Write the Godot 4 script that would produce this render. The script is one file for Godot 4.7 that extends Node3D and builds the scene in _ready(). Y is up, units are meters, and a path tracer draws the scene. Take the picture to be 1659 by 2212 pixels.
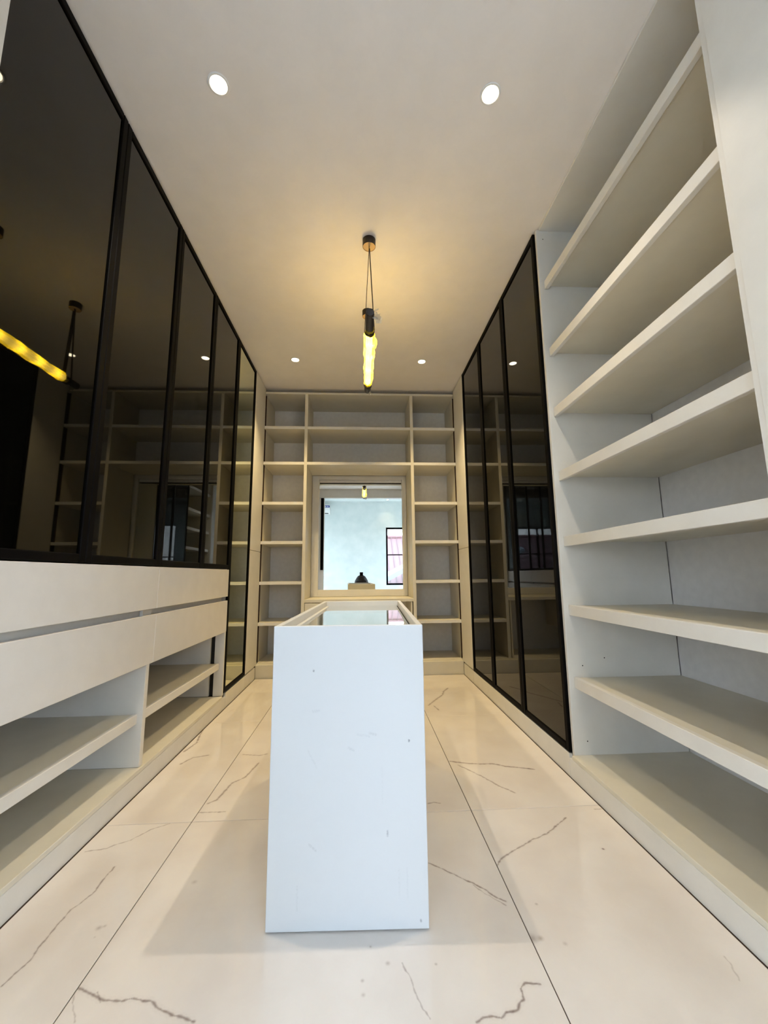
extends Node3D
# A walk-in dressing room seen from its open end: wardrobes with black glass doors, white open shelving, a glass-topped island, a mirror niche.

const XL := -1.048      # face of the left run
const XR := 1.037       # face of the right run
const ZB := -4.338      # face of the back shelving
const CEIL := 3.055
const BED := 3.3        # ceiling height of the bedroom behind the camera
const ZE := 0.2         # where the dressing room opens into the bedroom
const ZF := 3.1         # far wall of the bedroom

var M := {}
var used := {}
var rng := RandomNumberGenerator.new()

# ---------------------------------------------------------------- mesh helpers
func begin() -> SurfaceTool:
	var st := SurfaceTool.new()
	st.begin(Mesh.PRIMITIVE_TRIANGLES)
	return st

func poly(st: SurfaceTool, pts: Array, out: Vector3, uvs: Array = []) -> void:
	var n: Vector3 = (pts[1] - pts[0]).cross(pts[2] - pts[0])
	if n.length() < 1e-12:
		return
	n = n.normalized()
	var flip: bool = n.dot(out) > 0.0
	if n.dot(out) < 0.0:
		n = -n
	for i in range(1, pts.size() - 1):
		var tri := [0, i + 1, i] if flip else [0, i, i + 1]
		for k in tri:
			st.set_normal(n)
			if uvs.size():
				st.set_uv(uvs[k])
			st.add_vertex(pts[k])

# a box between two corners with its edges chamfered by c; uv runs over the box (x by z on top, x by y in front)
func box(st: SurfaceTool, a: Vector3, b: Vector3, c := 0.0015) -> void:
	var lo := Vector3(min(a.x, b.x), min(a.y, b.y), min(a.z, b.z))
	var hi := Vector3(max(a.x, b.x), max(a.y, b.y), max(a.z, b.z))
	var s := hi - lo
	c = min(c, 0.4 * min(s.x, min(s.y, s.z)))
	var mid := (lo + hi) * 0.5
	var corner := func(sx: int, sy: int, sz: int, axis: int) -> Vector3:
		# the corner vertex that lies on the face across that axis
		var v := Vector3(hi.x if sx > 0 else lo.x, hi.y if sy > 0 else lo.y, hi.z if sz > 0 else lo.z)
		var sg := [sx, sy, sz]
		for k in 3:
			if k != axis:
				v[k] -= sg[k] * c
		return v
	var uv := func(p: Vector3, axis: int) -> Vector2:
		var q := Vector3((p.x - lo.x) / s.x, (p.y - lo.y) / s.y, (p.z - lo.z) / s.z)
		return Vector2(q.x, q.z) if axis == 1 else (Vector2(q.x, 1.0 - q.y) if axis == 2 else Vector2(q.z, 1.0 - q.y))
	for axis in 3:
		for sg in [-1, 1]:
			var pts := []
			var uvs := []
			for k in [[-1, -1], [1, -1], [1, 1], [-1, 1]]:
				var q := [0, 0, 0]
				q[axis] = sg
				q[(axis + 1) % 3] = k[0]
				q[(axis + 2) % 3] = k[1]
				var v: Vector3 = corner.call(q[0], q[1], q[2], axis)
				pts.append(v)
				uvs.append(uv.call(v, axis))
			var o := Vector3.ZERO
			o[axis] = sg
			poly(st, pts, o, uvs)
	if c <= 0.0:
		return
	for axis in 3:
		for k in [[-1, -1], [1, -1], [1, 1], [-1, 1]]:
			var i := (axis + 1) % 3
			var j := (axis + 2) % 3
			var pts := []
			var uvs := []
			for e in [[-1, i], [1, i], [1, j], [-1, j]]:
				var q := [0, 0, 0]
				q[axis] = e[0]
				q[i] = k[0]
				q[j] = k[1]
				var v: Vector3 = corner.call(q[0], q[1], q[2], e[1])
				pts.append(v)
				uvs.append(uv.call(v, 1))
			var o := Vector3.ZERO
			o[i] = k[0]
			o[j] = k[1]
			poly(st, pts, o, uvs)
	for sx in [-1, 1]:
		for sy in [-1, 1]:
			for sz in [-1, 1]:
				var pts := [corner.call(sx, sy, sz, 0), corner.call(sx, sy, sz, 1), corner.call(sx, sy, sz, 2)]
				poly(st, pts, Vector3(sx, sy, sz), [uv.call(pts[0], 1), uv.call(pts[1], 1), uv.call(pts[2], 1)])

func frame_of(dir: Vector3) -> Basis:
	var d := dir.normalized()
	var side := d.cross(Vector3.UP if abs(d.y) < 0.9 else Vector3.RIGHT).normalized()
	return Basis(side, d, side.cross(d).normalized())

# a surface of revolution: profile of (radius, distance along dir)
func lathe(st: SurfaceTool, at: Vector3, dir: Vector3, profile: Array, seg := 28) -> void:
	var f := frame_of(dir)
	for i in profile.size() - 1:
		var p: Vector2 = profile[i]
		var q: Vector2 = profile[i + 1]
		var along := q - p
		if along.length() < 1e-7:
			continue
		var n2 := Vector2(along.y, -along.x).normalized()
		for k in seg:
			var a0 := TAU * k / seg
			var a1 := TAU * (k + 1) / seg
			var r0 := f.x * cos(a0) + f.z * sin(a0)
			var r1 := f.x * cos(a1) + f.z * sin(a1)
			var v := [at + r0 * p.x + f.y * p.y, at + r1 * p.x + f.y * p.y, at + r1 * q.x + f.y * q.y, at + r0 * q.x + f.y * q.y]
			var nn := [r0 * n2.x + f.y * n2.y, r1 * n2.x + f.y * n2.y, r1 * n2.x + f.y * n2.y, r0 * n2.x + f.y * n2.y]
			var g: Vector3 = (v[1] - v[0]).cross(v[2] - v[0]) + (v[2] - v[0]).cross(v[3] - v[0])
			var flip: bool = g.dot(nn[0] + nn[1]) > 0.0
			for tri in ([[0, 2, 1], [0, 3, 2]] if flip else [[0, 1, 2], [0, 2, 3]]):
				for t in tri:
					st.set_normal(nn[t])
					st.set_uv(Vector2(0.5, 0.5))
					st.add_vertex(v[t])

func rod(st: SurfaceTool, a: Vector3, b: Vector3, r: float, seg := 20, r2 := -1.0) -> void:
	var l := (b - a).length()
	if r2 < 0.0:
		r2 = r
	lathe(st, a, b - a, [Vector2(0, 0), Vector2(r, 0), Vector2(r2, l), Vector2(0, l)], seg)

# a flat strip of rectangular section along a path of points
func strap(st: SurfaceTool, pts: Array, wide: Vector3, thick: float) -> void:
	for i in pts.size() - 1:
		var a: Vector3 = pts[i]
		var b: Vector3 = pts[i + 1]
		var n: Vector3 = (b - a).cross(wide).normalized() * thick * 0.5
		var w := wide * 0.5
		var q := [a - w - n, a + w - n, a + w + n, a - w + n, b - w - n, b + w - n, b + w + n, b - w + n]
		var mid: Vector3 = (a + b) * 0.5
		for fc in [[0, 1, 5, 4], [1, 2, 6, 5], [2, 3, 7, 6], [3, 0, 4, 7], [0, 1, 2, 3], [4, 5, 6, 7]]:
			var p := [q[fc[0]], q[fc[1]], q[fc[2]], q[fc[3]]]
			poly(st, p, (p[0] + p[1] + p[2] + p[3]) * 0.25 - mid, [Vector2(0, 0), Vector2(1, 0), Vector2(1, 1), Vector2(0, 1)])

# ---------------------------------------------------------------- object helpers
func numbered(called: String) -> String:
	var n: int = used.get(called, 0)
	used[called] = n + 1
	return called if n == 0 else "%s_%03d" % [called, n]

func tag(o: Node3D, label: String, category: String, group := "", kind := "") -> Node3D:
	o.set_meta("label", label)
	o.set_meta("category", category)
	if group != "":
		o.set_meta("group", group)
	if kind != "":
		o.set_meta("kind", kind)
	return o

func thing(called: String, label: String, category: String, at := Vector3.ZERO, group := "", kind := "") -> Node3D:
	var o := Node3D.new()
	o.name = numbered(called)
	add_child(o)
	o.position = at
	return tag(o, label, category, group, kind)

func part(parent: Node3D, called: String, st: SurfaceTool, m: Material, label := "") -> MeshInstance3D:
	var o := MeshInstance3D.new()
	o.mesh = st.commit()
	o.material_override = m
	var n: int = 0
	var nm := called
	while parent.has_node(nm):
		n += 1
		nm = "%s_%03d" % [called, n]
	o.name = nm
	parent.add_child(o)
	if label != "":
		o.set_meta("label", label)
	return o

func bpart(parent: Node3D, called: String, a: Vector3, b: Vector3, m: Material, c := 0.0015, label := "") -> MeshInstance3D:
	var st := begin()
	box(st, a, b, c)
	return part(parent, called, st, m, label)

# ---------------------------------------------------------------- materials
func mat(c: Color, rough := 0.5, metal := 0.0, spec := 0.5) -> StandardMaterial3D:
	var m := StandardMaterial3D.new()
	m.albedo_color = c
	m.roughness = rough
	m.metallic = metal
	m.metallic_specular = spec
	return m

func glow(c: Color, e: float) -> StandardMaterial3D:
	var m := mat(Color(0.9, 0.9, 0.88), 0.5)
	m.emission_enabled = true
	m.emission = c
	m.emission_energy_multiplier = e
	return m

func noise_tex(freq: float, lo: Color, hi: Color, seed_: int, size := 512) -> NoiseTexture2D:
	var n := FastNoiseLite.new()
	n.seed = seed_
	n.frequency = freq
	n.fractal_octaves = 4
	var t := NoiseTexture2D.new()
	t.width = size
	t.height = size
	t.seamless = true
	t.noise = n
	var g := Gradient.new()
	g.set_color(0, lo)
	g.set_color(1, hi)
	t.color_ramp = g
	return t

func mottled(m: StandardMaterial3D, tex: Texture2D, scale: float) -> StandardMaterial3D:
	m.albedo_texture = tex
	m.uv1_triplanar = true
	m.uv1_world_triplanar = true
	m.uv1_scale = Vector3.ONE * scale
	return m

func make_materials() -> void:
	M.board = mottled(mat(Color(0.895, 0.885, 0.86), 0.42), noise_tex(0.012, Color(0.97, 0.97, 0.97), Color(1, 1, 1), 3), 0.9)
	M.cream = mottled(mat(Color(0.87, 0.85, 0.79), 0.45), noise_tex(0.012, Color(0.97, 0.97, 0.97), Color(1, 1, 1), 9), 0.9)
	M.gloss = mottled(mat(Color(0.90, 0.885, 0.865), 0.26), noise_tex(0.02, Color(0.975, 0.975, 0.975), Color(1, 1, 1), 4), 0.7)
	M.back = mottled(mat(Color(0.90, 0.895, 0.89), 0.6), noise_tex(0.03, Color(0.96, 0.96, 0.96), Color(1, 1, 1), 5), 1.1)
	M.plaster = mottled(mat(Color(0.93, 0.925, 0.915), 0.85), noise_tex(0.02, Color(0.975, 0.975, 0.975), Color(1, 1, 1), 6), 0.5)
	M.ceiling = mottled(mat(Color(0.955, 0.935, 0.92), 0.9), noise_tex(0.02, Color(0.98, 0.98, 0.98), Color(1, 1, 1), 7), 0.5)
	M.bedwall = mottled(mat(Color(0.90, 0.92, 0.915), 0.85), noise_tex(0.014, Color(0.93, 0.95, 0.95), Color(1, 1, 1), 8), 0.35)
	M.black = mat(Color(0.03, 0.028, 0.034), 0.6, 0.0, 0.18)
	M.glass = mat(Color(0.018, 0.018, 0.014), 0.02, 0.0, 0.39)
	M.bronze = mat(Color(0.87, 0.88, 0.76), 0.015, 1.0)
	M.mirror = mat(Color(0.93, 0.945, 0.93), 0.005, 1.0)
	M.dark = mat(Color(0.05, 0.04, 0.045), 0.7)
	M.grout = mat(Color(0.22, 0.16, 0.12), 0.9)
	M.dark_brown = mat(Color(0.20, 0.11, 0.08), 0.8)
	M.white = mat(Color(0.93, 0.93, 0.925), 0.4)
	M.chrome = mat(Color(0.85, 0.85, 0.83), 0.15, 1.0)
	var g := mat(Color(0.75, 0.85, 0.80, 0.06), 0.01)
	g.transparency = BaseMaterial3D.TRANSPARENCY_ALPHA
	M.pane = g
	var film := mat(Color(0.90, 0.84, 0.26, 0.40), 0.22)
	film.transparency = BaseMaterial3D.TRANSPARENCY_ALPHA
	film.backlight_enabled = true
	film.backlight = Color(0.85, 0.78, 0.14)
	film.cull_mode = BaseMaterial3D.CULL_DISABLED
	M.film = film
	M.strap = mat(Color(0.13, 0.075, 0.06), 0.6)
	M.cap = mat(Color(0.20, 0.19, 0.20), 0.45)
	M.tube = glow(Color(1.0, 0.93, 0.66), 3.2)
	M.spot = glow(Color(1.0, 0.93, 0.78), 14.0)

# marble veins and marks of the floor: half width, strength, then x and z of each bend
const VEINS := [
	[0.0027, 0.38, -0.861, -1.655, -0.865, -1.595, -0.859, -1.528, -0.884, -1.469, -0.885, -1.423, -0.884, -1.373, -0.881, -1.324, -0.877, -1.305, -0.886, -1.263, -0.894, -1.231],
	[0.0032, 0.25, -0.784, -1.902, -0.844, -1.865, -0.886, -1.802, -0.922, -1.784, -0.953, -1.758, -1.024, -1.743],
	[0.0032, 0.45, -0.721, -1.224, -0.686, -1.213, -0.656, -1.199, -0.626, -1.185, -0.6, -1.179, -0.573, -1.177, -0.55, -1.182, -0.504, -1.171, -0.474, -1.153, -0.442, -1.137, -0.403, -1.127, -0.377, -1.116],
	[0.0021, 0.23, -0.644, -1.203, -0.622, -1.175],
	[0.0021, 0.18, -0.706, -1.214, -0.686, -1.176, -0.653, -1.134],
	[0.0027, 0.41, 0.236, -1.596, 0.262, -1.577, 0.312, -1.536, 0.343, -1.508, 0.373, -1.485, 0.398, -1.459, 0.416, -1.432, 0.448, -1.409],
	[0.0023, 0.23, 0.364, -1.485, 0.383, -1.454, 0.413, -1.424, 0.443, -1.394],
	[0.0033, 0.38, 0.457, -1.556, 0.491, -1.599, 0.551, -1.64, 0.597, -1.664, 0.641, -1.693, 0.716, -1.726, 0.848, -1.828],
	[0.0028, 0.50, 0.44, -1.152, 0.403, -1.156, 0.387, -1.142, 0.386, -1.119, 0.372, -1.107, 0.364, -1.097, 0.334, -1.091, 0.318, -1.081, 0.303, -1.085, 0.277, -1.084, 0.258, -1.074],
	[0.0050, 0.45, 0.475, -2.371, 0.557, -2.341, 0.628, -2.326, 0.692, -2.327, 0.75, -2.293, 0.834, -2.266, 0.896, -2.245],
	[0.0042, 0.32, 0.508, -2.325, 0.55, -2.268, 0.601, -2.19, 0.631, -2.135, 0.652, -2.094, 0.685, -2.059, 0.709, -2.021],
	[0.0078, 0.36, 0.516, -3.332, 0.609, -3.491, 0.678, -3.6, 0.709, -3.703, 0.772, -3.809],
	[0.0058, 0.32, 0.554, -3.315, 0.574, -3.203],
	[0.0036, 0.32, 0.294, -1.968, 0.322, -1.978, 0.351, -1.964],
	[0.0054, 0.41, -1.061, -3.02, -1.038, -2.913, -1.023, -2.828, -1.003, -2.74, -1.013, -2.683, -1.025, -2.602],
	[0.0050, 0.36, -0.866, -2.553, -0.941, -2.526, -0.958, -2.493, -0.978, -2.447],
	[0.0048, 0.36, -0.686, -2.041, -0.655, -2.07, -0.634, -2.221, -0.585, -2.274, -0.555, -2.44],
	[0.0036, 0.32, -0.708, -1.97, -0.582, -1.969],
	[0.0046, 0.32, -0.671, -2.545, -0.576, -2.526, -0.534, -2.547],
	[0.0021, 0.14, 0.952, -1.19, 0.949, -1.169, 0.941, -1.148, 0.932, -1.126],
	[0.0021, 0.23, 0.104, -1.23, 0.12, -1.191, 0.131, -1.144, 0.143, -1.112, 0.157, -1.086],
	[0.0034, 0.27, 0.996, -1.875, 1.033, -1.875],
	[0.0104, 0.32, 0.471, -1.277, 0.476, -1.276],
	[0.0069, 0.27, 0.492, -1.278, 0.496, -1.277],
	[0.0068, 0.18, 0.554, -1.254, 0.559, -1.253],
	[0.0076, 0.27, -0.756, -1.396, -0.75, -1.394],
	[0.0063, 0.23, -0.743, -1.401, -0.737, -1.4],
	[0.0044, 0.27, 0.068, -1.23, 0.073, -1.229],
	[0.0035, 0.36, 0.023, -1.282, 0.028, -1.281],
	[0.0043, 0.27, 0.0, -1.187, 0.005, -1.186],
	[0.0042, 0.23, 0.004, -1.155, 0.008, -1.154],
	[0.0033, 0.27, 0.192, -1.22, 0.197, -1.219],
	[0.0029, 0.72, 0.882, -1.627, 0.888, -1.625],
	[0.0038, 0.27, 0.532, -1.394, 0.537, -1.393],
	[0.0049, 0.14, -0.749, -1.363, -0.743, -1.362],
	[0.0084, 0.18, -0.553, -1.561, -0.547, -1.559],
]

# ---------------------------------------------------------------- floor
func soft_dot(im: Image, x: float, y: float, r: float, strength: float, c: Color) -> void:
	var n := im.get_width()
	var nh := im.get_height()
	for j in range(int(floor(y - r * 2.2)), int(ceil(y + r * 2.2)) + 1):
		for i in range(int(floor(x - r * 2.2)), int(ceil(x + r * 2.2)) + 1):
			if i < 0 or j < 0 or i >= n or j >= nh:
				continue
			var d := Vector2(i + 0.5 - x, j + 0.5 - y).length() / r
			var k := strength * exp(-d * d * 1.1)
			if k > 0.012:
				im.set_pixel(i, j, im.get_pixel(i, j).lerp(c, k))

func marble_base(size: int, seed_: int) -> Image:
	var im := Image.create_empty(size, size, false, Image.FORMAT_RGB8)
	var n := FastNoiseLite.new()
	n.seed = seed_
	n.frequency = 3.0 / size
	n.fractal_octaves = 5
	n.domain_warp_enabled = true
	n.domain_warp_amplitude = size * 0.08
	n.domain_warp_frequency = 2.0 / size
	var a := Color(0.865, 0.835, 0.81)
	var b := Color(0.895, 0.872, 0.85)
	for j in size:
		for i in size:
			im.set_pixel(i, j, a.lerp(b, clamp(0.5 + n.get_noise_2d(i, j), 0.0, 1.0)))
	return im

func tile_floor() -> void:
	var fl := thing("floor", "polished cream marble-look tile floor with grey veins", "floor", Vector3.ZERO, "", "structure")
	bpart(fl, "screed", Vector3(-3.1, -0.12, -5.0), Vector3(3.1, -0.0035, 3.25), M.grout, 0.0)
	var xs := [-3.04, -1.87, -0.70, 0.468, 1.638, 3.04]
	var zs := [ZB + 0.058, -4.265, -3.085, -1.905, -0.725, 0.455, 1.635, 3.1]
	var size := 1024
	var base := marble_base(size, 11)
	var plain: Array[StandardMaterial3D] = []
	for i in xs.size() - 1:
		for j in zs.size() - 1:
			var x0: float = max(xs[i], -3.0)
			var x1: float = min(xs[i + 1], 3.0)
			var z0: float = zs[j]
			var z1: float = zs[j + 1]
			if z0 < -0.5:
				x0 = max(x0, XL + 0.005)
				x1 = min(x1, XR - 0.005)
				if x1 - x0 < 0.05:
					continue
			var mine := []
			for v in VEINS:
				var k: int = 2 + 2 * int((v.size() - 2) / 4.0)
				var vx: float = v[k]
				var vz: float = v[k + 1]
				if vx > xs[i] and vx < xs[i + 1] and vz > z0 and vz < z1:
					mine.append(v)
			var m: StandardMaterial3D
			if mine.is_empty() and plain.size() >= 2:
				m = plain[(i + j) % 2]
			else:
				var iw := int(clamp(size * (x1 - x0) / 1.18, 8, size))
				var ih := int(clamp(size * (z1 - z0) / 1.18, 8, size))
				var im: Image = base.get_region(Rect2i((size - iw) * ((i + j) % 2), 0, iw, ih))
				if (i + j) % 2:
					im.flip_x()
				if j % 2:
					im.flip_y()
				if mine.is_empty():
					for q in 3:
						var p := Vector2(rng.randf_range(0.1, 0.9), rng.randf_range(0.1, 0.9)) * Vector2(iw, ih)
						var d := Vector2.from_angle(rng.randf_range(0, TAU))
						for s in 220:
							d = d.rotated(rng.randf_range(-0.16, 0.16))
							p += d * 1.6
							soft_dot(im, p.x, p.y, 2.0, 0.16, Color(0.55, 0.50, 0.49))
				var wob := FastNoiseLite.new()
				wob.frequency = 0.03
				for v in mine:
					var r: float = max(1.35 * v[0] / 1.18 * size, 0.9)
					for k in range(2, v.size() - 3, 2):
						var p := Vector2((v[k] - x0) / (x1 - x0) * iw, (v[k + 1] - z0) / (z1 - z0) * ih)
						var q := Vector2((v[k + 2] - x0) / (x1 - x0) * iw, (v[k + 3] - z0) / (z1 - z0) * ih)
						var steps := int(max(1.0, (q - p).length() / max(r * 0.8, 1.0)))
						for s in steps:
							var c := p.lerp(q, float(s) / steps)
							c += Vector2(wob.get_noise_2d(c.x, c.y), wob.get_noise_2d(c.y + 500.0, c.x)) * 3.0
							var f := 0.65 + 0.5 * wob.get_noise_2d(c.x * 2.0 + 90.0, c.y * 2.0)
							if s % 4 == 0:
								soft_dot(im, c.x, c.y, r * 3.4, v[1] * 0.05, Color(0.55, 0.50, 0.49))
							soft_dot(im, c.x, c.y, r * f, v[1] * 0.9, Color(0.38, 0.31, 0.29))
				m = mat(Color.WHITE, 0.06, 0.0, 0.58)
				m.albedo_texture = ImageTexture.create_from_image(im)
				m.texture_repeat = false
				if mine.is_empty():
					plain.append(m)
			bpart(fl, "tile", Vector3(x0 + 0.0014, -0.03, z0 + 0.0014), Vector3(x1 - 0.0014, 0.0, z1 - 0.0014), m, 0.0012)

# ---------------------------------------------------------------- room shell
func shell() -> void:
	var w := thing("wall_left", "white plaster wall behind the left wardrobes", "wall", Vector3.ZERO, "", "structure")
	bpart(w, "plaster", Vector3(-1.80, 0, -5.0), Vector3(-1.69, CEIL, ZE), M.plaster, 0.0)
	w = thing("wall_right", "white plaster wall behind the right wardrobe and shelves", "wall", Vector3.ZERO, "", "structure")
	bpart(w, "plaster", Vector3(1.69, 0, -5.0), Vector3(1.80, CEIL, ZE), M.plaster, 0.0)
	w = thing("wall_back", "white plaster wall behind the back shelving", "wall", Vector3.ZERO, "", "structure")
	bpart(w, "plaster", Vector3(-1.80, 0, -5.1), Vector3(1.80, CEIL, -4.96), M.plaster, 0.0)
	w = thing("ceiling", "smooth white ceiling over the dressing room with recessed lights", "ceiling", Vector3.ZERO, "", "structure")
	bpart(w, "plasterboard", Vector3(-1.80, CEIL, -5.1), Vector3(1.80, BED + 0.1, ZE), M.ceiling, 0.0)
	w = thing("ceiling", "higher white bedroom ceiling seen in the mirror", "ceiling", Vector3.ZERO, "", "structure")
	bpart(w, "plasterboard", Vector3(-3.1, BED, ZE), Vector3(3.1, BED + 0.1, ZF + 0.15), M.bedwall, 0.0)
	w = thing("wall_bedroom_return", "pale bedroom wall beside the opening on the left wardrobe side", "wall", Vector3.ZERO, "", "structure")
	bpart(w, "plaster", Vector3(-3.1, 0, ZE - 0.12), Vector3(-1.80, BED + 0.1, ZE), M.bedwall, 0.0)
	w = thing("wall_bedroom_return", "pale bedroom wall beside the opening on the open shelf side", "wall", Vector3.ZERO, "", "structure")
	bpart(w, "plaster", Vector3(1.80, 0, ZE - 0.12), Vector3(3.1, BED + 0.1, ZE), M.bedwall, 0.0)
	# far bedroom wall, facing the dressing room, with the mirrored window and an added one
	w = thing("wall_front", "pale blue-white bedroom wall reflected in the niche mirror", "wall", Vector3.ZERO, "", "structure")
	var st := begin()
	holed_wall(st, -3.1, 3.1, 0.0, BED + 0.1, [[-2.85, -1.45, 0.5, 2.6], [0.77, 2.8, 0.68, 2.47]], ZF, ZF + 0.15)
	part(w, "plaster", st, M.bedwall)
	side_wall("wall_bedroom_left", "bedroom side wall with an added wide window near the air conditioner", -3.1, -3.0, 1.0, 2.75)
	side_wall("wall_bedroom_right", "bedroom side wall with an added wide window near the roof view", 3.0, 3.1, 1.0, 2.75)
	window_front("window_1", "black framed window showing a pink metal roof, reflected in the mirror", 0.77, 2.8, 0.68, 2.47, 3)
	window_front("window_2", "unseen black framed bedroom window added for daylight on the air conditioner side", -2.85, -1.45, 0.5, 2.6, 2)  # out of view, added so more sky light comes in
	window_side("window_3", "unseen black framed daylight window added in the bedroom's left side wall", -3.1, 1.0, 2.75, 0.3, 2.7)  # this and the next are unseen, added to let daylight in
	window_side("window_4", "unseen black framed daylight window added in the bedroom's right side wall", 3.0, 1.0, 2.75, 0.3, 2.7)

func holed_wall(st: SurfaceTool, x0: float, x1: float, y0: float, y1: float, holes: Array, z0: float, z1: float) -> void:
	var at := x0
	for h in holes:
		box(st, Vector3(at, y0, z0), Vector3(h[0], y1, z1), 0.0)
		box(st, Vector3(h[0], y0, z0), Vector3(h[1], h[2], z1), 0.0)
		box(st, Vector3(h[0], h[3], z0), Vector3(h[1], y1, z1), 0.0)
		at = h[1]
	box(st, Vector3(at, y0, z0), Vector3(x1, y1, z1), 0.0)

func side_wall(called: String, label: String, x0: float, x1: float, za: float, zb: float) -> void:
	var w := thing(called, label, "wall", Vector3.ZERO, "", "structure")
	var st := begin()
	box(st, Vector3(x0, 0, ZE - 0.12), Vector3(x1, BED + 0.1, za), 0.0)
	box(st, Vector3(x0, 0, zb), Vector3(x1, BED + 0.1, ZF + 0.15), 0.0)
	box(st, Vector3(x0, 0, za), Vector3(x1, 0.3, zb), 0.0)
	box(st, Vector3(x0, 2.7, za), Vector3(x1, BED + 0.1, zb), 0.0)
	part(w, "plaster", st, M.bedwall)

func window_front(called: String, label: String, x0: float, x1: float, y0: float, y1: float, n: int) -> void:
	var w := thing(called, label, "window", Vector3.ZERO, "", "structure")
	var z := ZF + 0.03
	var f := 0.055
	bpart(w, "sill_rail", Vector3(x0, y0, z), Vector3(x1, y0 + f, z + 0.06), M.black)
	bpart(w, "head_rail", Vector3(x0, y1 - f, z), Vector3(x1, y1, z + 0.06), M.black)
	for i in n + 1:
		var x: float = lerp(x0 + f * 0.5, x1 - f * 0.5, float(i) / n)
		bpart(w, "mullion", Vector3(x - f * 0.5, y0 + f, z + 0.002), Vector3(x + f * 0.5, y1 - f, z + 0.058), M.black)
		if i < n:
			var xn: float = lerp(x0 + f * 0.5, x1 - f * 0.5, float(i + 1) / n)
			bpart(w, "transom", Vector3(x + f * 0.5, lerp(y0, y1, 0.52) - 0.016, z + 0.01), Vector3(xn - f * 0.5, lerp(y0, y1, 0.52) + 0.016, z + 0.05), M.black)
			bpart(w, "pane", Vector3(x + f * 0.5, y0 + f, z + 0.028), Vector3(xn - f * 0.5, y1 - f, z + 0.032), M.pane, 0.0)

func window_side(called: String, label: String, x: float, z0: float, z1: float, y0: float, y1: float) -> void:
	var w := thing(called, label, "window", Vector3.ZERO, "", "structure")
	var f := 0.055
	var a := x + 0.02
	var b := x + 0.08
	bpart(w, "sill_rail", Vector3(a, y0, z0), Vector3(b, y0 + f, z1), M.black)
	bpart(w, "head_rail", Vector3(a, y1 - f, z0), Vector3(b, y1, z1), M.black)
	for i in 3:
		var z: float = lerp(z0 + f * 0.5, z1 - f * 0.5, i / 2.0)
		bpart(w, "mullion", Vector3(a + 0.002, y0 + f, z - f * 0.5), Vector3(b - 0.002, y1 - f, z + f * 0.5), M.black)
		if i < 2:
			var zn: float = lerp(z0 + f * 0.5, z1 - f * 0.5, (i + 1) / 2.0)
			bpart(w, "pane", Vector3(a + 0.028, y0 + f, z + f * 0.5), Vector3(a + 0.032, y1 - f, zn - f * 0.5), M.pane, 0.0)

# ---------------------------------------------------------------- wardrobes
# a framed glass door facing s (1: faces +x, -1: faces -x); its outer face lies at x
func glass_door(w: Node3D, x: float, s: float, z0: float, z1: float, y0: float, y1: float, glass: Material, label: String) -> void:
	var d := Node3D.new()
	var n := 0
	var nm := "door"
	while w.has_node(nm):
		n += 1
		nm = "door_%03d" % n
	d.name = nm
	w.add_child(d)
	d.set_meta("label", label)
	var f := 0.033
	var t := 0.021
	var g := 0.0012
	var back := x - s * t
	var za: float = min(z0, z1) + g
	var zb: float = max(z0, z1) - g
	bpart(d, "stile", Vector3(back, y0, za), Vector3(x, y1, za + f), M.black, 0.003)
	bpart(d, "stile", Vector3(back, y0, zb - f), Vector3(x, y1, zb), M.black, 0.003)
	bpart(d, "rail", Vector3(back, y0, za + f), Vector3(x - s * 0.0005, y0 + f, zb - f), M.black, 0.003)
	bpart(d, "rail", Vector3(back, y1 - f, za + f), Vector3(x - s * 0.0005, y1, zb - f), M.black, 0.003)
	bpart(d, "glass", Vector3(x - s * 0.014, y0 + f, za + f), Vector3(x - s * 0.008, y1 - f, zb - f), glass, 0.0)

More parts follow.
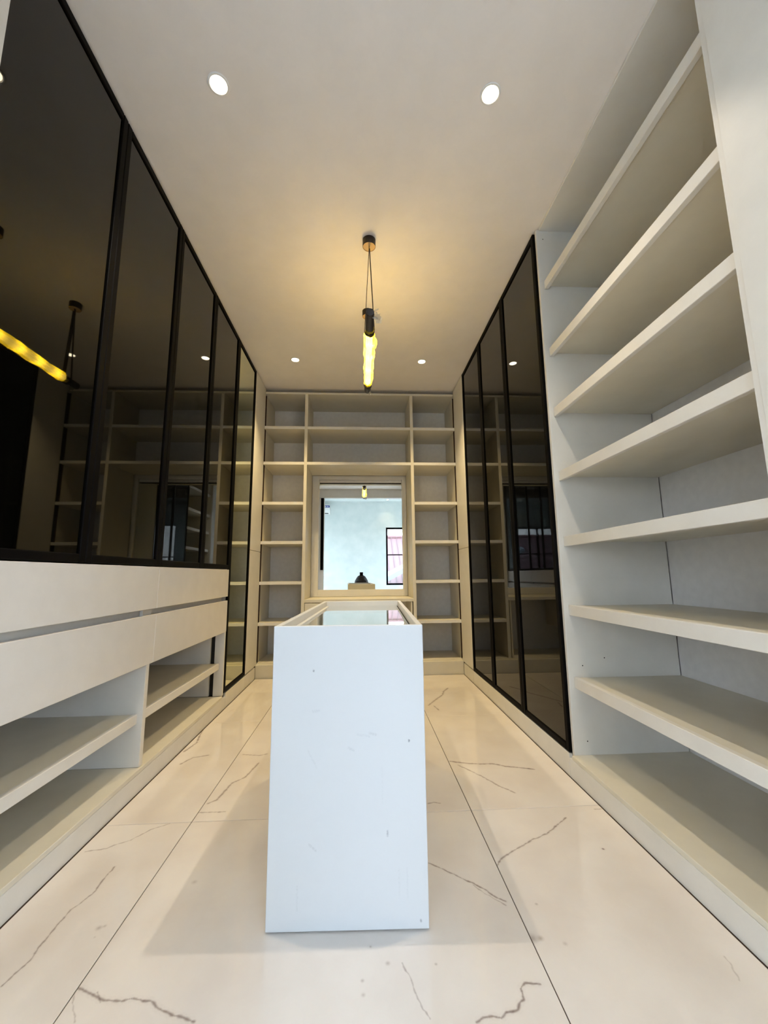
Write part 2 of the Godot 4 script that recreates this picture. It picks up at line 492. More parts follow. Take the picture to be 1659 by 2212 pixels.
func left_run() -> void:
	var zs := [-0.99, -1.63, -2.205, -2.785, -3.36, -3.935]
	var w := thing("wardrobe", "row of four black glass wardrobe doors above white drawers", "wardrobe", Vector3.ZERO)
	bpart(w, "carcass", Vector3(-1.66, 1.062, -3.358), Vector3(XL - 0.024, 3.03, -0.992), M.board)
	var said := ["black framed dark glass door nearest the entrance, reflecting the pendant", "black framed dark glass door, second from the entrance", "black framed dark glass door, third from the entrance", "black framed dark glass door beside the tall bronze mirror door"]
	for i in 4:
		glass_door(w, XL, 1.0, zs[i], zs[i + 1], 1.055, 3.036, M.glass, said[i])
	w = thing("wardrobe", "tall narrow wardrobe with bronze mirror door in black frame, left of back shelves", "wardrobe", Vector3.ZERO)
	bpart(w, "carcass", Vector3(-1.66, 0.112, -3.93), Vector3(XL - 0.024, 3.03, -3.362), M.board)
	glass_door(w, XL, 1.0, -3.36, -3.935, 0.118, 3.036, M.bronze, "full height bronze mirror door in a black frame")
	bpart(w, "plinth", Vector3(XL - 0.018, -0.003, -3.93), Vector3(XL, 0.108, -3.404), M.board)
	w = thing("filler_panel", "pale upright filler panel between the bronze mirror door and back shelves", "panel", Vector3.ZERO, "")
	bpart(w, "upper_panel", Vector3(XL - 0.018, 1.245, ZB), Vector3(XL, 3.036, -3.938), M.board)
	bpart(w, "lower_panel", Vector3(XL - 0.018, 0.12, ZB), Vector3(XL, 1.241, -3.938), M.board)
	bpart(w, "plinth", Vector3(XL - 0.018, -0.003, ZB + 0.05), Vector3(XL, 0.108, -3.932), M.board)
	w = thing("filler_panel", "white upright end panel at the entrance beside the nearest black glass door", "panel", Vector3.ZERO, "")
	bpart(w, "face", Vector3(-1.66, 0.0, -0.984), Vector3(XL + 0.03, 3.05, -0.90), M.board)
	bpart(w, "cover_strip", Vector3(XL + 0.004, 0.0, -1.014), Vector3(XL + 0.03, 3.05, -0.9845), M.board)
	drawer_cabinet()

func lipped_shelf(w: Node3D, xf: float, xb: float, y: float, z0: float, z1: float, lip: float) -> void:
	var e: float = 0.022 * sign(xb - xf)
	var s := bpart(w, "shelf", Vector3(xf + e, y - 0.030, z0), Vector3(xb, y - 0.0035, z1), M.cream)
	var st := begin()
	box(st, Vector3(xf, y - lip, z0 + 0.0005), Vector3(xf + e, y, z1 - 0.0005), 0.0015)
	part(s, "front_lip", st, M.board)

func drawer_cabinet() -> void:
	var w := thing("drawer_cabinet", "white low cabinet of wide drawers over open shelves below black doors", "cabinet", Vector3.ZERO)
	var xb := -1.65
	var z0 := -0.99
	var z1 := -3.33
	var zd := -2.187
	bpart(w, "side_panel", Vector3(xb, 0.105, z1 - 0.022), Vector3(XL - 0.106, 1.05, z1), M.board)
	bpart(w, "side_stile", Vector3(XL - 0.074, 0.105, z1 - 0.022), Vector3(XL - 0.003, 0.575, z1 - 0.001), M.board)
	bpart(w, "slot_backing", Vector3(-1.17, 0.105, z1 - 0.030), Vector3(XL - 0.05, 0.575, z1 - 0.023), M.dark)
	bpart(w, "side_panel", Vector3(xb, 0.105, z0 - 0.018), Vector3(XL - 0.022, 1.05, z0), M.board)
	bpart(w, "divider", Vector3(xb, 0.105, zd - 0.016), Vector3(XL - 0.010, 0.572, zd + 0.016), M.board)
	bpart(w, "back_panel", Vector3(xb - 0.01, 0.105, z1), Vector3(xb, 1.05, z0), M.back, 0.0)
	bpart(w, "bottom_board", Vector3(xb, 0.085, z1), Vector3(XL, 0.104, z0), M.cream)
	bpart(w, "plinth", Vector3(XL - 0.018, -0.003, z1 - 0.072), Vector3(XL - 0.0005, 0.084, z0), M.board)
	lipped_shelf(w, XL - 0.034, xb, 0.345, z1 + 0.001, zd - 0.016, 0.045)
	lipped_shelf(w, XL - 0.034, xb, 0.345, zd + 0.016, z0 - 0.019, 0.045)
	bpart(w, "rail", Vector3(XL - 0.060, 0.79, z1), Vector3(XL - 0.040, 0.865, z0 - 0.02), M.board)
	bpart(w, "rail_block", Vector3(XL - 0.0398, 0.79, zd - 0.02), Vector3(XL - 0.024, 0.865, zd + 0.06), M.board)
	var rows := [[0.842, 1.051], [0.574, 0.812]]
	for r in rows:
		for k in [[zd + 0.0015 - 0.03, z0], [z1 - 0.022, zd - 0.0015 - 0.03]]:
			var st := begin()
			box(st, Vector3(XL - 0.0195, r[0], k[0]), Vector3(XL - 0.001, r[1], k[1]), 0.0015)
			var d := part(w, "drawer", st, M.gloss)
			var bx := begin()
			box(bx, Vector3(-1.6, r[0] + 0.012, k[0] + 0.05), Vector3(XL - 0.0625, r[1] - 0.02, k[1] - 0.05), 0.0)
			part(d, "drawer_box", bx, M.board)

func right_run() -> void:
	var zs := [-2.153, -2.745, -3.34, -3.935]
	var w := thing("wardrobe", "tall wardrobe with three black glass doors, right of the back shelves", "wardrobe", Vector3.ZERO)
	bpart(w, "carcass", Vector3(XR + 0.024, 0.11, -3.93), Vector3(1.66, 3.03, -2.17), M.board)
	var said := ["black framed dark glass door beside the open white shelves", "middle black framed dark glass door of three", "black framed dark glass door beside the back filler panel"]
	for i in 3:
		glass_door(w, XR, -1.0, zs[i], zs[i + 1], 0.112, 3.036, M.glass, said[i])
	bpart(w, "plinth", Vector3(XR, -0.003, -3.932), Vector3(XR + 0.018, 0.108, -2.16), M.board)
	w = thing("filler_panel", "pale upright filler panel between right black glass doors and back shelves", "panel", Vector3.ZERO, "")
	bpart(w, "upper_panel", Vector3(XR, 1.259, ZB), Vector3(XR + 0.018, 3.036, -3.938), M.board)
	bpart(w, "lower_panel", Vector3(XR, 0.12, ZB), Vector3(XR + 0.018, 1.255, -3.938), M.board)
	bpart(w, "plinth", Vector3(XR, -0.003, ZB + 0.05), Vector3(XR + 0.018, 0.108, -3.934), M.board)
	# open shelves
	w = thing("shelf_unit", "tall white open shelf unit with seven deep empty shelves, right side", "shelves", Vector3.ZERO)
	var z0 := -0.97
	var z1 := -2.132
	var xb := 1.645
	bpart(w, "side_panel", Vector3(XR + 0.014, 0.1, z1 - 0.02), Vector3(xb, 3.045, z1), M.board)
	bpart(w, "side_panel", Vector3(XR + 0.002, 0.1, z0), Vector3(xb, 3.045, z0 + 0.02), M.board)
	bpart(w, "back_panel", Vector3(xb, 0.1, z1 + 0.004), Vector3(xb + 0.012, 3.045, z0 - 0.003), M.back, 0.0)
	bpart(w, "top_panel", Vector3(XR + 0.030, 3.036, z1 + 0.0005), Vector3(xb, 3.050, z0 - 0.0005), M.board)
	bpart(w, "bottom_board", Vector3(XR + 0.0005, 0.089, z1 + 0.0005), Vector3(xb, 0.108, z0 - 0.0005), M.cream)
	bpart(w, "plinth", Vector3(XR, -0.003, z1 - 0.026), Vector3(XR + 0.018, 0.0885, z0 + 0.02), M.board)
	for y in [2.70, 2.275, 1.915, 1.548, 1.192, 0.835, 0.477]:
		lipped_shelf(w, 1.077, xb - 0.001, y, z1 + 0.0008, z0 - 0.0008, 0.052)
	for h in [Vector2(1.09, 2.982), Vector2(1.123, 0.171), Vector2(1.128, 0.531), Vector2(1.246, 0.567)]:
		var hole := begin()
		lathe(hole, Vector3(h.x, h.y, z1 + 0.0001), Vector3(0, 0, 1), [Vector2(0.0032, 0), Vector2(0.0026, 0.0006), Vector2(0, 0.0006)], 10)
		part(w, "screw_hole", hole, M.dark, "tiny dark screw hole")
	w = thing("filler_panel", "broad white end panel at the entrance beside the open shelves", "panel", Vector3.ZERO, "")
	bpart(w, "face", Vector3(XR - 0.004, 0.0, -0.948), Vector3(1.66, 3.05, -0.30), M.board)

# the opening to the bedroom, behind the camera: its dark edge and lintel show in the mirror
func entrance() -> void:
	var w := thing("door_1", "wide white doorway lining into the bedroom, with a dark left trim in the mirror", "doorway", Vector3.ZERO, "", "structure")
	bpart(w, "lintel", Vector3(-1.66, 2.84, 0.06), Vector3(1.66, CEIL, ZE), M.gloss)
	bpart(w, "jamb", Vector3(-1.66, 0.0, 0.06), Vector3(-0.885, 2.838, ZE), M.gloss)
	bpart(w, "jamb", Vector3(1.02, 0.0, 0.06), Vector3(1.66, 2.838, ZE), M.gloss)
	bpart(w, "dark_trim", Vector3(-0.965, 1.12, 0.045), Vector3(-0.898, 2.835, 0.0595), M.black)
	w = thing("filler_panel", "white panelled side wall between the left end panel and the doorway", "panel", Vector3.ZERO, "")
	bpart(w, "face", Vector3(-1.66, 0.0, -0.898), Vector3(XL, 3.05, 0.058), M.gloss)
	w = thing("filler_panel", "white panelled side wall between the right end panel and the doorway", "panel", Vector3.ZERO, "")
	bpart(w, "face", Vector3(XR, 0.0, -0.298), Vector3(1.66, 3.05, 0.058), M.gloss)

# ---------------------------------------------------------------- back shelving with the mirror niche
func edged_shelf(w: Node3D, x0: float, x1: float, y: float, zb: float) -> void:
	var s := bpart(w, "shelf", Vector3(x0, y - 0.031, zb), Vector3(x1, y, ZB - 0.0025), M.cream, 0.0)
	bpart(s, "edge_band", Vector3(x0, y - 0.0312, ZB - 0.0022), Vector3(x1, y + 0.0002, ZB), M.board, 0.0006)

func back_run() -> void:
	var w := thing("shelf_unit", "cream built-in back shelving with small cubbies around a mirror niche", "shelves", Vector3.ZERO)
	var zb := -4.83
	var d0 := -0.618
	var d1 := -0.585
	var d2 := 0.541
	var d3 := 0.574
	bpart(w, "side_panel", Vector3(XL - 0.020, 0.13, zb), Vector3(XL - 0.001, 3.0, ZB - 0.062), M.cream)
	bpart(w, "side_panel", Vector3(XR + 0.001, 0.13, zb), Vector3(XR + 0.020, 3.0, ZB - 0.062), M.cream)
	bpart(w, "brown_edge", Vector3(XL - 0.0185, 0.139, ZB - 0.0615), Vector3(XL - 0.001, 2.984, ZB - 0.058), M.dark_brown, 0.0)  # dark brown strip along the front edge of the panel
	bpart(w, "brown_edge", Vector3(XR + 0.001, 0.139, ZB - 0.0615), Vector3(XR + 0.0185, 2.984, ZB - 0.058), M.dark_brown, 0.0)
	bpart(w, "gap_shade", Vector3(XL - 0.022, 0.13, ZB - 0.0615), Vector3(XL - 0.019, 2.98, ZB - 0.001), M.dark, 0.0)  # dark strip puts the shadow of the gap into colour
	bpart(w, "gap_shade", Vector3(XR + 0.019, 0.13, ZB - 0.0615), Vector3(XR + 0.022, 2.98, ZB - 0.001), M.dark, 0.0)
	bpart(w, "divider", Vector3(d0, 0.13, zb), Vector3(d1, 2.984, ZB - 0.0005), M.cream)
	bpart(w, "divider", Vector3(d2, 0.13, zb), Vector3(d3, 2.984, ZB - 0.0005), M.cream)
	bpart(w, "top_panel", Vector3(XL, 2.985, zb), Vector3(XR, 3.008, ZB), M.cream)
	bpart(w, "back_panel", Vector3(XL, 0.13, zb - 0.012), Vector3(d0 + 0.01, 3.0, zb), M.back, 0.0)
	bpart(w, "back_panel", Vector3(d3 - 0.01, 0.13, zb - 0.012), Vector3(XR, 3.0, zb), M.back, 0.0)
	bpart(w, "back_panel", Vector3(d1 - 0.01, 2.2, zb - 0.012), Vector3(d2 + 0.01, 3.0, zb), M.back, 0.0)
	bpart(w, "back_panel", Vector3(d1 - 0.01, 0.13, zb - 0.012), Vector3(d2 + 0.01, 0.74, zb), M.back, 0.0)
	for y in [2.613, 2.213, 1.775, 1.357, 0.94, 0.530]:
		edged_shelf(w, XL, d0, y, zb)
		edged_shelf(w, d3, XR, y, zb)
	for y in [2.613, 2.213]:
		edged_shelf(w, d1, d2, y, zb)
	bpart(w, "niche_sill", Vector3(d1, 0.722, -4.89), Vector3(d2, 0.754, ZB), M.cream)
	bpart(w, "bottom_board", Vector3(XL, 0.118, zb), Vector3(XR, 0.137, ZB), M.cream)
	bpart(w, "plinth", Vector3(XL + 0.001, -0.003, ZB - 0.01), Vector3(XR - 0.001, 0.128, ZB + 0.048), M.cream)
	bpart(w, "niche_divider", Vector3(0.515, 0.14, zb), Vector3(0.531, 0.72, ZB - 0.004), M.cream)
	var st := begin()
	box(st, Vector3(d1 + 0.004, 0.40, ZB - 0.018), Vector3(-0.03, 0.716, ZB - 0.001), 0.0015)
	part(w, "drawer", st, M.cream)
	bpart(w, "drawer_box", Vector3(d1 + 0.03, 0.42, -4.78), Vector3(-0.05, 0.70, ZB - 0.019), M.cream)
	# mirror
	var m := thing("mirror", "square niche mirror in pale wooden frame reflecting the bedroom", "mirror", Vector3.ZERO)
	var zf := -4.835
	bpart(m, "frame_stile", Vector3(d1 + 0.002, 0.756, -4.885), Vector3(-0.503, 2.18, zf), M.board)
	bpart(m, "frame_stile", Vector3(0.490, 0.756, -4.885), Vector3(d2 - 0.002, 2.18, zf), M.board)
	bpart(m, "frame_rail", Vector3(-0.503, 0.756, -4.885), Vector3(0.490, 0.832, zf - 0.0005), M.board)
	bpart(m, "frame_rail", Vector3(-0.503, 2.132, -4.885), Vector3(0.490, 2.18, zf - 0.0005), M.board)
	var lb := bpart(m, "light_bar", Vector3(-0.498, 2.096, -4.861), Vector3(0.485, 2.131, -4.838), M.back, 0.005)
	bpart(lb, "underside_shade", Vector3(-0.496, 2.088, -4.861), Vector3(0.483, 2.0958, -4.842), M.dark, 0.001, "dark strip for the shaded underside")  # dark colour stands in for shade under the bar
	bpart(m, "glass", Vector3(-0.512, 0.826, -4.880), Vector3(0.499, 2.14, -4.862), M.mirror, 0.0)

# ---------------------------------------------------------------- island
func scuffed(size: int) -> ImageTexture:
	var im := Image.create_empty(size, size * 2, false, Image.FORMAT_RGB8)
	im.fill(Color(1, 1, 1))
	var grey := Color(0.55, 0.57, 0.60)
	for s in [[0.75, 0.705, 0.0, 0.018, 0.5], [0.28, 0.745, 0.05, 0.02, 0.25], [0.27, 0.46, 0.06, 0.06, 0.14], [0.19, 0.90, 0.0, 0.08, 0.14], [0.82, 0.86, 0.0, 0.09, 0.08], [0.87, 0.86, 0.0, 0.09, 0.10], [0.72, 0.55, 0.0, 0.12, 0.05], [0.60, 0.385, 0.09, 0.006, 0.16], [0.66, 0.38, 0.05, 0.006, 0.22], [0.52, 0.43, 0.04, 0.01, 0.12], [0.29, 0.30, 0.05, -0.003, 0.10], [0.95, 0.975, 0.004, 0.004, 0.3], [0.895, 0.405, 0.002, 0.002, 0.6], [0.27, 0.16, 0.002, 0.004, 0.35]]:
		var steps := 60
		for k in steps:
			var f := float(k) / steps - 0.5
			var jit := rng.randf_range(-0.004, 0.004)
			var p := Vector2((s[0] + f * s[2] + jit) * size, (s[1] + f * s[3] + rng.randf_range(-0.004, 0.004)) * size * 2)
			for a in range(-2, 3):
				for b in range(-2, 3):
					var x := int(p.x) + a
					var y := int(p.y) + b
					if x >= 0 and y >= 0 and x < size and y < size * 2:
						im.set_pixel(x, y, im.get_pixel(x, y).lerp(grey, s[4] * 0.16 * exp(-(a * a + b * b) * 0.5)))
	return ImageTexture.create_from_image(im)

func island() -> void:
	var o := thing("display_island", "tall white island cabinet with a recessed glass top, centre of room", "island", Vector3(-0.0405, 0, -1.331))
	o.rotation.y = -0.037
	var hw := 0.2325
	var l := 1.232
	var h := 0.843
	var t := 0.018
	var front := mat(Color(0.84, 0.85, 0.86), 0.38)
	front.albedo_texture = scuffed(512)
	front.texture_repeat = false
	bpart(o, "front_panel", Vector3(-hw, 0.004, -t), Vector3(hw, h, 0), front, 0.0015, "white front panel with faint scuffs")
	bpart(o, "side_panel", Vector3(-hw, 0.004, -l + t), Vector3(-hw + t, h - 0.0005, -t), M.board)
	bpart(o, "side_panel", Vector3(hw - t, 0.004, -l + t), Vector3(hw, h - 0.0005, -t), M.board)
	bpart(o, "end_panel", Vector3(-hw, 0.004, -l), Vector3(hw, h, -l + t), M.board)
	bpart(o, "bead", Vector3(-hw + t, h - 0.046, -l + t), Vector3(-hw + t + 0.016, h - 0.028, -t), M.board)
	bpart(o, "glass_gap_shade", Vector3(hw - t - 0.006, h - 0.046, -l + t), Vector3(hw - t, h - 0.030, -t), M.dark)  # dark strip painted for the shadow beside the glass
	bpart(o, "tray", Vector3(-hw + t, h - 0.19, -l + t), Vector3(hw - t, h - 0.17, -t), M.board)
	bpart(o, "base", Vector3(-hw + 0.02, 0.0, -l + 0.02), Vector3(hw - 0.02, 0.03, -0.02), M.dark, 0.0)
	bpart(o, "glass_top", Vector3(-hw + t + 0.0165, h - 0.036, -l + t + 0.001), Vector3(hw - t - 0.007, h - 0.028, -t - 0.001), M.pane, 0.0, "clear glass let into the rim")

# ---------------------------------------------------------------- lamps
func downlight(at: Vector3, label: String, energy: float, tint: Color, group := "recessed ceiling downlights") -> void:
	var o := thing("downlight", label, "light", at, group)
	var st := begin()
	lathe(st, Vector3.ZERO, Vector3.DOWN, [Vector2(0.044, -0.0005), Vector2(0.0445, 0.002), Vector2(0.042, 0.0045), Vector2(0.036, 0.005), Vector2(0.0335, 0.002), Vector2(0.033, -0.0005)], 40)
	part(o, "trim_ring", st, M.white)
	st = begin()
	lathe(st, Vector3.ZERO, Vector3.DOWN, [Vector2(0.0325, 0.0005), Vector2(0.026, 0.0022), Vector2(0, 0.003)], 36)
	part(o, "lens", st, M.spot, "glowing lens")
	var l := SpotLight3D.new()
	l.name = "beam"
	l.position = Vector3(0, -0.012, 0)
	l.rotation.x = -PI / 2
	l.spot_angle = 48.0
	l.spot_angle_attenuation = 1.0
	l.spot_range = 8.0
	l.spot_attenuation = 2.0
	l.light_size = 0.013
	l.light_color = tint
	l.light_energy = energy
	l.shadow_enabled = true
	o.add_child(l)

func pendant() -> void:
	var o := thing("pendant_lamp", "glowing horizontal tube pendant in crumpled plastic film, hung on brown straps", "lamp", Vector3(0.05, CEIL, -2.5))
	var y := -0.615
	var za := 0.42
	var zb := -0.57
	var r := 0.021
	# two glowing lengths, each with its own lights inside
	for k in [[0.22, -0.10], [-0.10, -0.42]]:
		var st := begin()
		rod(st, Vector3(0, y, k[0]), Vector3(0, y, k[1]), r, 24)
		var tb := part(o, "glow_tube", st, M.tube, "glowing warm tube")
		for f in [0.25, 0.75]:
			var l := OmniLight3D.new()
			l.name = "glow" if f < 0.5 else "glow_001"
			l.position = Vector3(0, y, lerp(k[0], k[1], f))
			l.omni_range = 8.0
			l.omni_attenuation = 2.0
			l.light_size = 0.02
			l.light_color = Color(1.0, 0.87, 0.62)
			l.light_energy = PENDANT
			l.shadow_enabled = true
			tb.add_child(l)
	var st := begin()
	lathe(st, Vector3(0, y, 0.22), Vector3(0, 0, 1), [Vector2(0, 0), Vector2(0.0245, 0), Vector2(0.0245, 0.192), Vector2(0.022, 0.20), Vector2(0, 0.20)], 28)
	part(o, "end_cap", st, M.cap, "dark grey end cap")
	st = begin()
	lathe(st, Vector3(0, y, -0.42), Vector3(0, 0, -1), [Vector2(0, 0), Vector2(0.0245, 0), Vector2(0.0245, 0.142), Vector2(0.022, 0.15), Vector2(0, 0.15)], 28)
	part(o, "end_cap", st, M.cap, "dark grey end cap")
	# crumpled protective film: an uneven sleeve with a few loose flaps
	st = begin()
	var n := FastNoiseLite.new()
	n.seed = 5
	n.frequency = 2.2
	var rings := 46
	var seg := 28
	var ring := func(i: int, k: int) -> Vector3:
		var f := float(i) / rings
		var a := TAU * (k % seg) / seg
		var z: float = lerp(0.27, -0.45, f)
		var w := n.get_noise_3d(cos(a) * 0.55, sin(a) * 0.55, z * 2.4)
		var rr := 0.033 + 0.013 * w
		if f < 0.07 or f > 0.95:
			rr = 0.0265 + 0.004 * w
		if cos(a) > 0.5 and abs(f - 0.22) < 0.07:
			rr += 0.014 * (1.0 - abs(f - 0.22) / 0.07)
		return Vector3(cos(a) * rr + 0.002, y + sin(a) * rr, z)
	for i in rings:
		for k in seg:
			var q := [ring.call(i, k), ring.call(i, k + 1), ring.call(i + 1, k + 1), ring.call(i + 1, k)]
			var mid: Vector3 = (q[0] + q[2]) * 0.5 - Vector3(0, y, 0)
			poly(st, q, Vector3(mid.x, mid.y, 0), [Vector2.ZERO, Vector2.ZERO, Vector2.ZERO, Vector2.ZERO])
	part(o, "film_sleeve", st, M.film, "crumpled clear plastic film glowing yellow")
	for e in [[za - 0.03, 0.03, 0.02], [zb + 0.03, 0.010, -0.03]]:
		st = begin()
		for q in 7:
			var c := Vector3(e[1] + rng.randf_range(-0.012, 0.016), y + e[2] * 0.3 + rng.randf_range(-0.03, 0.02), e[0] + rng.randf_range(-0.03, 0.03))
			var u := Vector3(rng.randf_range(-1, 1), rng.randf_range(-1, 1), rng.randf_range(-1, 1)).normalized() * 0.028
			var v := Vector3(rng.randf_range(-1, 1), rng.randf_range(-1, 1), rng.randf_range(-1, 1)).normalized() * 0.026
			poly(st, [c - u, c - v, c + u], u.cross(v), [Vector2.ZERO, Vector2.ZERO, Vector2.ZERO])
			poly(st, [c - u, c + u, c + v * 0.8 + u * 0.4], u.cross(v), [Vector2.ZERO, Vector2.ZERO, Vector2.ZERO])
		part(o, "film_flap", st, M.scrap, "loose crumpled film at the tube end")
	for z in [0.235, -0.46]:
		st = begin()
		lathe(st, Vector3(0, 0, z), Vector3.DOWN, [Vector2(0.040, 0), Vector2(0.040, 0.046), Vector2(0.0385, 0.048)], 36)
		var cn := part(o, "canopy", st, M.canopy, "dark round ceiling canopy")
		st = begin()
		lathe(st, Vector3(0, 0, z), Vector3.DOWN, [Vector2(0.0385, 0.048), Vector2(0.037, 0.044), Vector2(0, 0.044)], 36)
		part(cn, "canopy_plate", st, M.plate)
		st = begin()
		var zt: float = clamp(z, -0.47, 0.24)
		var pts_l := [Vector3(0.0, -0.044, z), Vector3(-0.002, -0.10, z)]
		var pts_r := [Vector3(0.003, -0.07, z), Vector3(0.006, -0.14, z)]
		for k in 9:
			var a := PI - PI * 0.5 * k / 8.0
			pts_l.append(Vector3(cos(a) * 0.029, y - sin(a - PI * 0.5) * 0.0 - sin(PI * 0.5 * k / 8.0) * 0.029, zt) if k else Vector3(-0.029, y, zt))
			pts_r.append(Vector3(-cos(a) * 0.029, y - sin(PI * 0.5 * k / 8.0) * 0.029, zt) if k else Vector3(0.029, y, zt))
		strap(st, pts_l, Vector3(0, 0, 0.014), 0.0035)
		strap(st, pts_r, Vector3(0, 0, 0.030), 0.0045)
		part(o, "strap", st, M.strap, "brown strap looped round the tube")

# ---------------------------------------------------------------- what the mirror shows of the bedroom
func bedroom() -> void:
	var a := thing("air_conditioner", "white wall air conditioner with a blue sticker, reflected in the mirror", "air conditioner", Vector3(-1.42, 2.87, ZF))
	var st := begin()
	var prof := [Vector2(0, 0.02), Vector2(-0.13, 0.0), Vector2(-0.19, 0.05), Vector2(-0.205, 0.12), Vector2(-0.20, 0.27), Vector2(-0.18, 0.30), Vector2(0, 0.30)]
	for i in prof.size():
		var p: Vector2 = prof[i]
		var q: Vector2 = prof[(i + 1) % prof.size()]
		poly(st, [Vector3(-0.45, p.y, p.x), Vector3(0.45, p.y, p.x), Vector3(0.45, q.y, q.x), Vector3(-0.45, q.y, q.x)], Vector3(0, (p.y + q.y) * 0.5 - 0.15, (p.x + q.x) * 0.5 + 0.1), [Vector2.ZERO, Vector2.ZERO, Vector2.ZERO, Vector2.ZERO])
	for s in [-1, 1]:
		var pts := []
		for p in prof:
			pts.append(Vector3(0.45 * s, p.y, p.x))
		poly(st, pts, Vector3(s, 0, 0), [Vector2.ZERO, Vector2.ZERO, Vector2.ZERO, Vector2.ZERO, Vector2.ZERO, Vector2.ZERO, Vector2.ZERO])
	part(a, "casing", st, M.white)
	bpart(a, "air_slot", Vector3(-0.40, 0.012, -0.178), Vector3(0.40, 0.030, -0.13), M.dark)
	var s2 := bpart(a, "sticker", Vector3(0.20, 0.20, -0.2065), Vector3(0.44, 0.268, -0.2045), M.blue, 0.0, "blue sticker with white lettering")
	for k in [[0.235, 0.232, 0.03], [0.275, 0.236, 0.03], [0.32, 0.230, 0.04], [0.385, 0.233, 0.035]]:
		bpart(s2, "white_mark", Vector3(k[0] - k[2] * 0.5, k[1] - 0.012, -0.2078), Vector3(k[0] + k[2] * 0.5, k[1] + 0.012, -0.2066), M.white, 0.0)
	# phone on a tripod: the camera itself, seen only in the mirror
	var t := thing("phone_tripod", "black phone on a spread tripod, small dark shape mirrored above island", "tripod", Vector3(0.0, 0, 0.05))
	bpart(t, "phone", Vector3(-0.039, 0.925, -0.006), Vector3(0.039, 1.062, 0.004), M.black, 0.003)
	bpart(t, "clamp", Vector3(-0.052, 0.955, 0.004), Vector3(0.052, 0.985, 0.022), M.dark, 0.004)
	st = begin()
	lathe(st, Vector3(0, 0.80, 0.06), Vector3.UP, [Vector2(0, 0), Vector2(0.165, 0), Vector2(0.155, 0.06), Vector2(0.115, 0.13), Vector2(0.085, 0.17), Vector2(0.05, 0.19), Vector2(0, 0.19)], 24)
	part(t, "tripod_shoulder", st, M.dark)
	for k in 3:
		var ang := TAU * k / 3.0 + 0.52
		var d := Vector3(sin(ang), 0, cos(ang))
		st = begin()
		rod(st, Vector3(0, 0.83, 0.06) + d * 0.10, Vector3(0, 0.012, 0.06) + d * 0.40, 0.017, 12, 0.011)
		var lg := part(t, "leg", st, M.dark)
		st = begin()
		lathe(st, Vector3(0, 0.0, 0.06) + d * 0.403, Vector3.UP, [Vector2(0, 0), Vector2(0.017, 0), Vector2(0.016, 0.03), Vector2(0, 0.03)], 12)
		part(lg, "rubber_foot", st, M.black)

func outdoors() -> void:
	var g := thing("ground", "grey yard far below the bedroom windows", "ground", Vector3(0, -3.4, 0), "", "structure")
	bpart(g, "paving", Vector3(-40, -0.2, -30), Vector3(40, 0, 45), mat(Color(0.62, 0.60, 0.57), 0.9), 0.0)
	var h := thing("neighbour_house", "neighbouring house with pink ribbed metal roof, beyond the black framed window", "house", Vector3(3.2, -3.4, 11.5))
	bpart(h, "wall", Vector3(-5.5, 0, -2.6), Vector3(7.5, 2.5, 5.5), mat(Color(0.85, 0.83, 0.80), 0.9), 0.0)
	slope(h, "roof", -6.2, 8.0, Vector2(2.45, -4.2), Vector2(6.45, 1.6), 0.30)
	slope(h, "roof", -6.2, 8.0, Vector2(2.45, 7.4), Vector2(6.45, 1.6), 0.30)
	var st := begin()
	rod(st, Vector3(-6.2, 6.47, 1.6), Vector3(8.0, 6.47, 1.6), 0.10, 12)
	part(h, "ridge_cap", st, M.pink)
	# a lower lean-to with a pale flashing that climbs across the view
	st = begin()
	strap(st, [Vector3(-4.6, 3.0, -3.45), Vector3(0.6, 5.6, -1.1)], Vector3(0.10, -0.18, 0.14), 0.32)
	part(h, "flashing", st, mat(Color(0.50, 0.55, 0.58), 0.5), "pale metal flashing across the roof")

func slope(h: Node3D, called: String, x0: float, x1: float, a: Vector2, b: Vector2, gap: float) -> void:
	var st := begin()
	var n := Vector3(0, abs(b.y - a.y), -(b.x - a.x) * sign(b.y - a.y)).normalized()
	var q := [Vector3(x0, a.x, a.y), Vector3(x1, a.x, a.y), Vector3(x1, b.x, b.y), Vector3(x0, b.x, b.y)]
	poly(st, q, n, [Vector2.ZERO, Vector2.ZERO, Vector2.ZERO, Vector2.ZERO])
	var d := []
	for p in q:
		d.append(p - n * 0.06)
	poly(st, d, -n, [Vector2.ZERO, Vector2.ZERO, Vector2.ZERO, Vector2.ZERO])
	var r := part(h, called, st, M.pink)
	st = begin()
	var x := x0 + gap * 0.5
	while x < x1:
		strap(st, [Vector3(x, a.x, a.y) + n * 0.02, Vector3(x, b.x, b.y) + n * 0.02], Vector3(0.035, 0, 0), 0.05)
		x += gap
	var rb := part(r, "ribs", st, M.rib)
	rb.set_meta("kind", "stuff")

const PENDANT := 0.095
const DOWN := 1.4
const FAR := 2.3

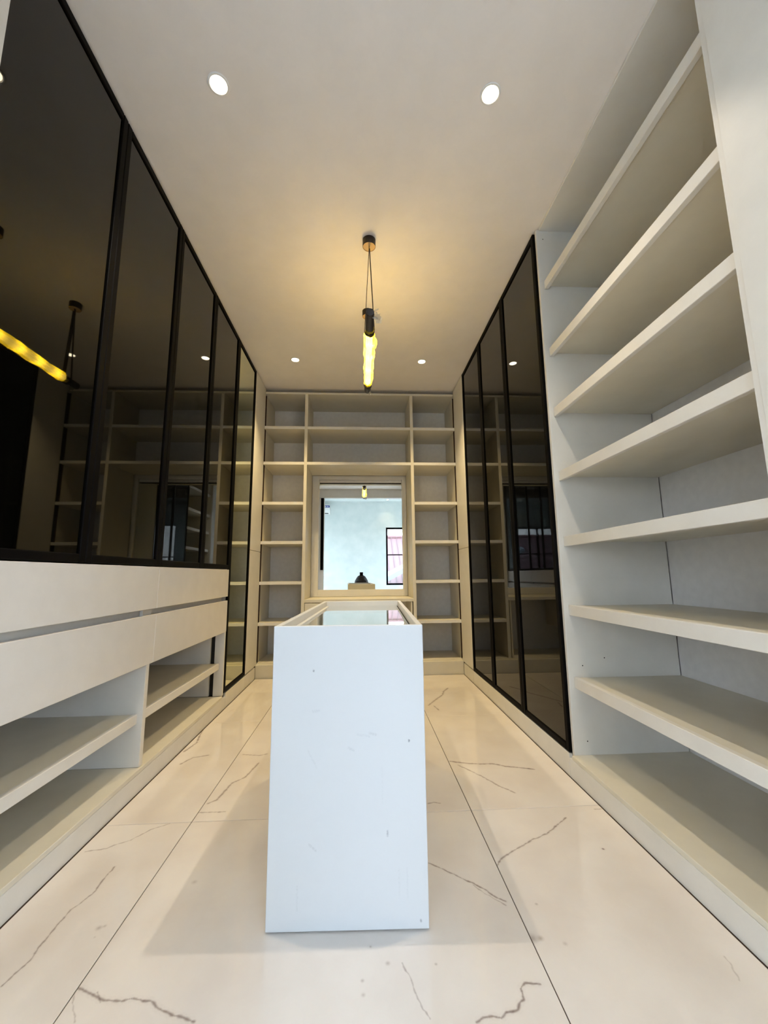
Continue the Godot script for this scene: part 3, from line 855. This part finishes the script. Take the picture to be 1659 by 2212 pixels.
func _ready() -> void:
	rng.seed = 20
	# camera
	var cam := Camera3D.new()
	cam.name = "camera"
	cam.transform = Transform3D(Basis(Vector3(0.99847, -0.00949, 0.05442), Vector3(0.00115, 0.98849, 0.15131), Vector3(-0.05523, -0.15102, 0.98699)).orthonormalized(), Vector3(0, 1.0, 0))
	cam.keep_aspect = Camera3D.KEEP_HEIGHT
	cam.fov = rad_to_deg(2.0 * atan(1106.0 / 886.1))
	cam.near = 0.03
	cam.far = 200.0
	add_child(cam)
	cam.current = true
	# sky, sun, exposure
	var env := Environment.new()
	env.background_mode = Environment.BG_SKY
	var sky := Sky.new()
	var sm := ProceduralSkyMaterial.new()
	sm.sky_top_color = Color(0.80, 0.88, 0.97)
	sm.sky_horizon_color = Color(0.93, 0.955, 0.98)
	sm.sky_energy_multiplier = 2.9
	sm.ground_horizon_color = Color(0.62, 0.62, 0.60)
	sm.ground_bottom_color = Color(0.45, 0.44, 0.42)
	sm.ground_energy_multiplier = 1.5
	sky.sky_material = sm
	env.sky = sky
	env.tonemap_mode = Environment.TONE_MAPPER_LINEAR
	env.tonemap_exposure = 1.42
	env.sdfgi_enabled = true
	env.ssao_enabled = true
	env.ssil_enabled = true
	var we := WorldEnvironment.new()
	we.name = "world"
	we.environment = env
	add_child(we)
	var sun := DirectionalLight3D.new()
	sun.name = "sun"
	sun.light_color = Color(1.0, 0.95, 0.88)
	sun.light_energy = 0.3
	sun.light_angular_distance = 0.6
	sun.shadow_enabled = true
	sun.basis = Basis.looking_at(Vector3(0.0, -0.85, 0.55), Vector3.UP)
	add_child(sun)
	# materials of single things
	make_materials()
	M.pink = mat(Color(0.385, 0.235, 0.255), 0.6)
	M.rib = mat(Color(0.28, 0.16, 0.18), 0.6)
	M.blue = mat(Color(0.07, 0.22, 0.55), 0.4)
	M.canopy = mat(Color(0.09, 0.045, 0.03), 0.5)
	M.plate = mat(Color(0.75, 0.62, 0.45), 0.45)
	var scrap := mat(Color(0.85, 0.85, 0.82, 0.45), 0.24)
	scrap.transparency = BaseMaterial3D.TRANSPARENCY_ALPHA
	scrap.cull_mode = BaseMaterial3D.CULL_DISABLED
	M.scrap = scrap
	# structure
	tile_floor()
	shell()
	outdoors()
	# furniture
	left_run()
	right_run()
	entrance()
	back_run()
	island()
	# lamps and small things
	pendant()
	downlight(Vector3(-0.60, CEIL, -1.475), "bright recessed downlight above the left side of the island front", DOWN, Color(1.0, 0.94, 0.84))
	downlight(Vector3(0.56, CEIL, -1.455), "bright recessed downlight near the open shelves on the right", DOWN, Color(1.0, 0.94, 0.84))
	downlight(Vector3(-0.633, CEIL, -3.723), "small far recessed downlight left of the pendant, before back shelves", FAR, Color(1.0, 0.88, 0.64))
	downlight(Vector3(0.591, CEIL, -3.712), "small far recessed downlight right of the pendant, before back shelves", FAR, Color(1.0, 0.88, 0.64))
	downlight(Vector3(0.82, BED, ZF - 0.30), "recessed bedroom downlight glowing on the wall in the mirror", 0.25, Color(1.0, 0.88, 0.70), "")
	bedroom()
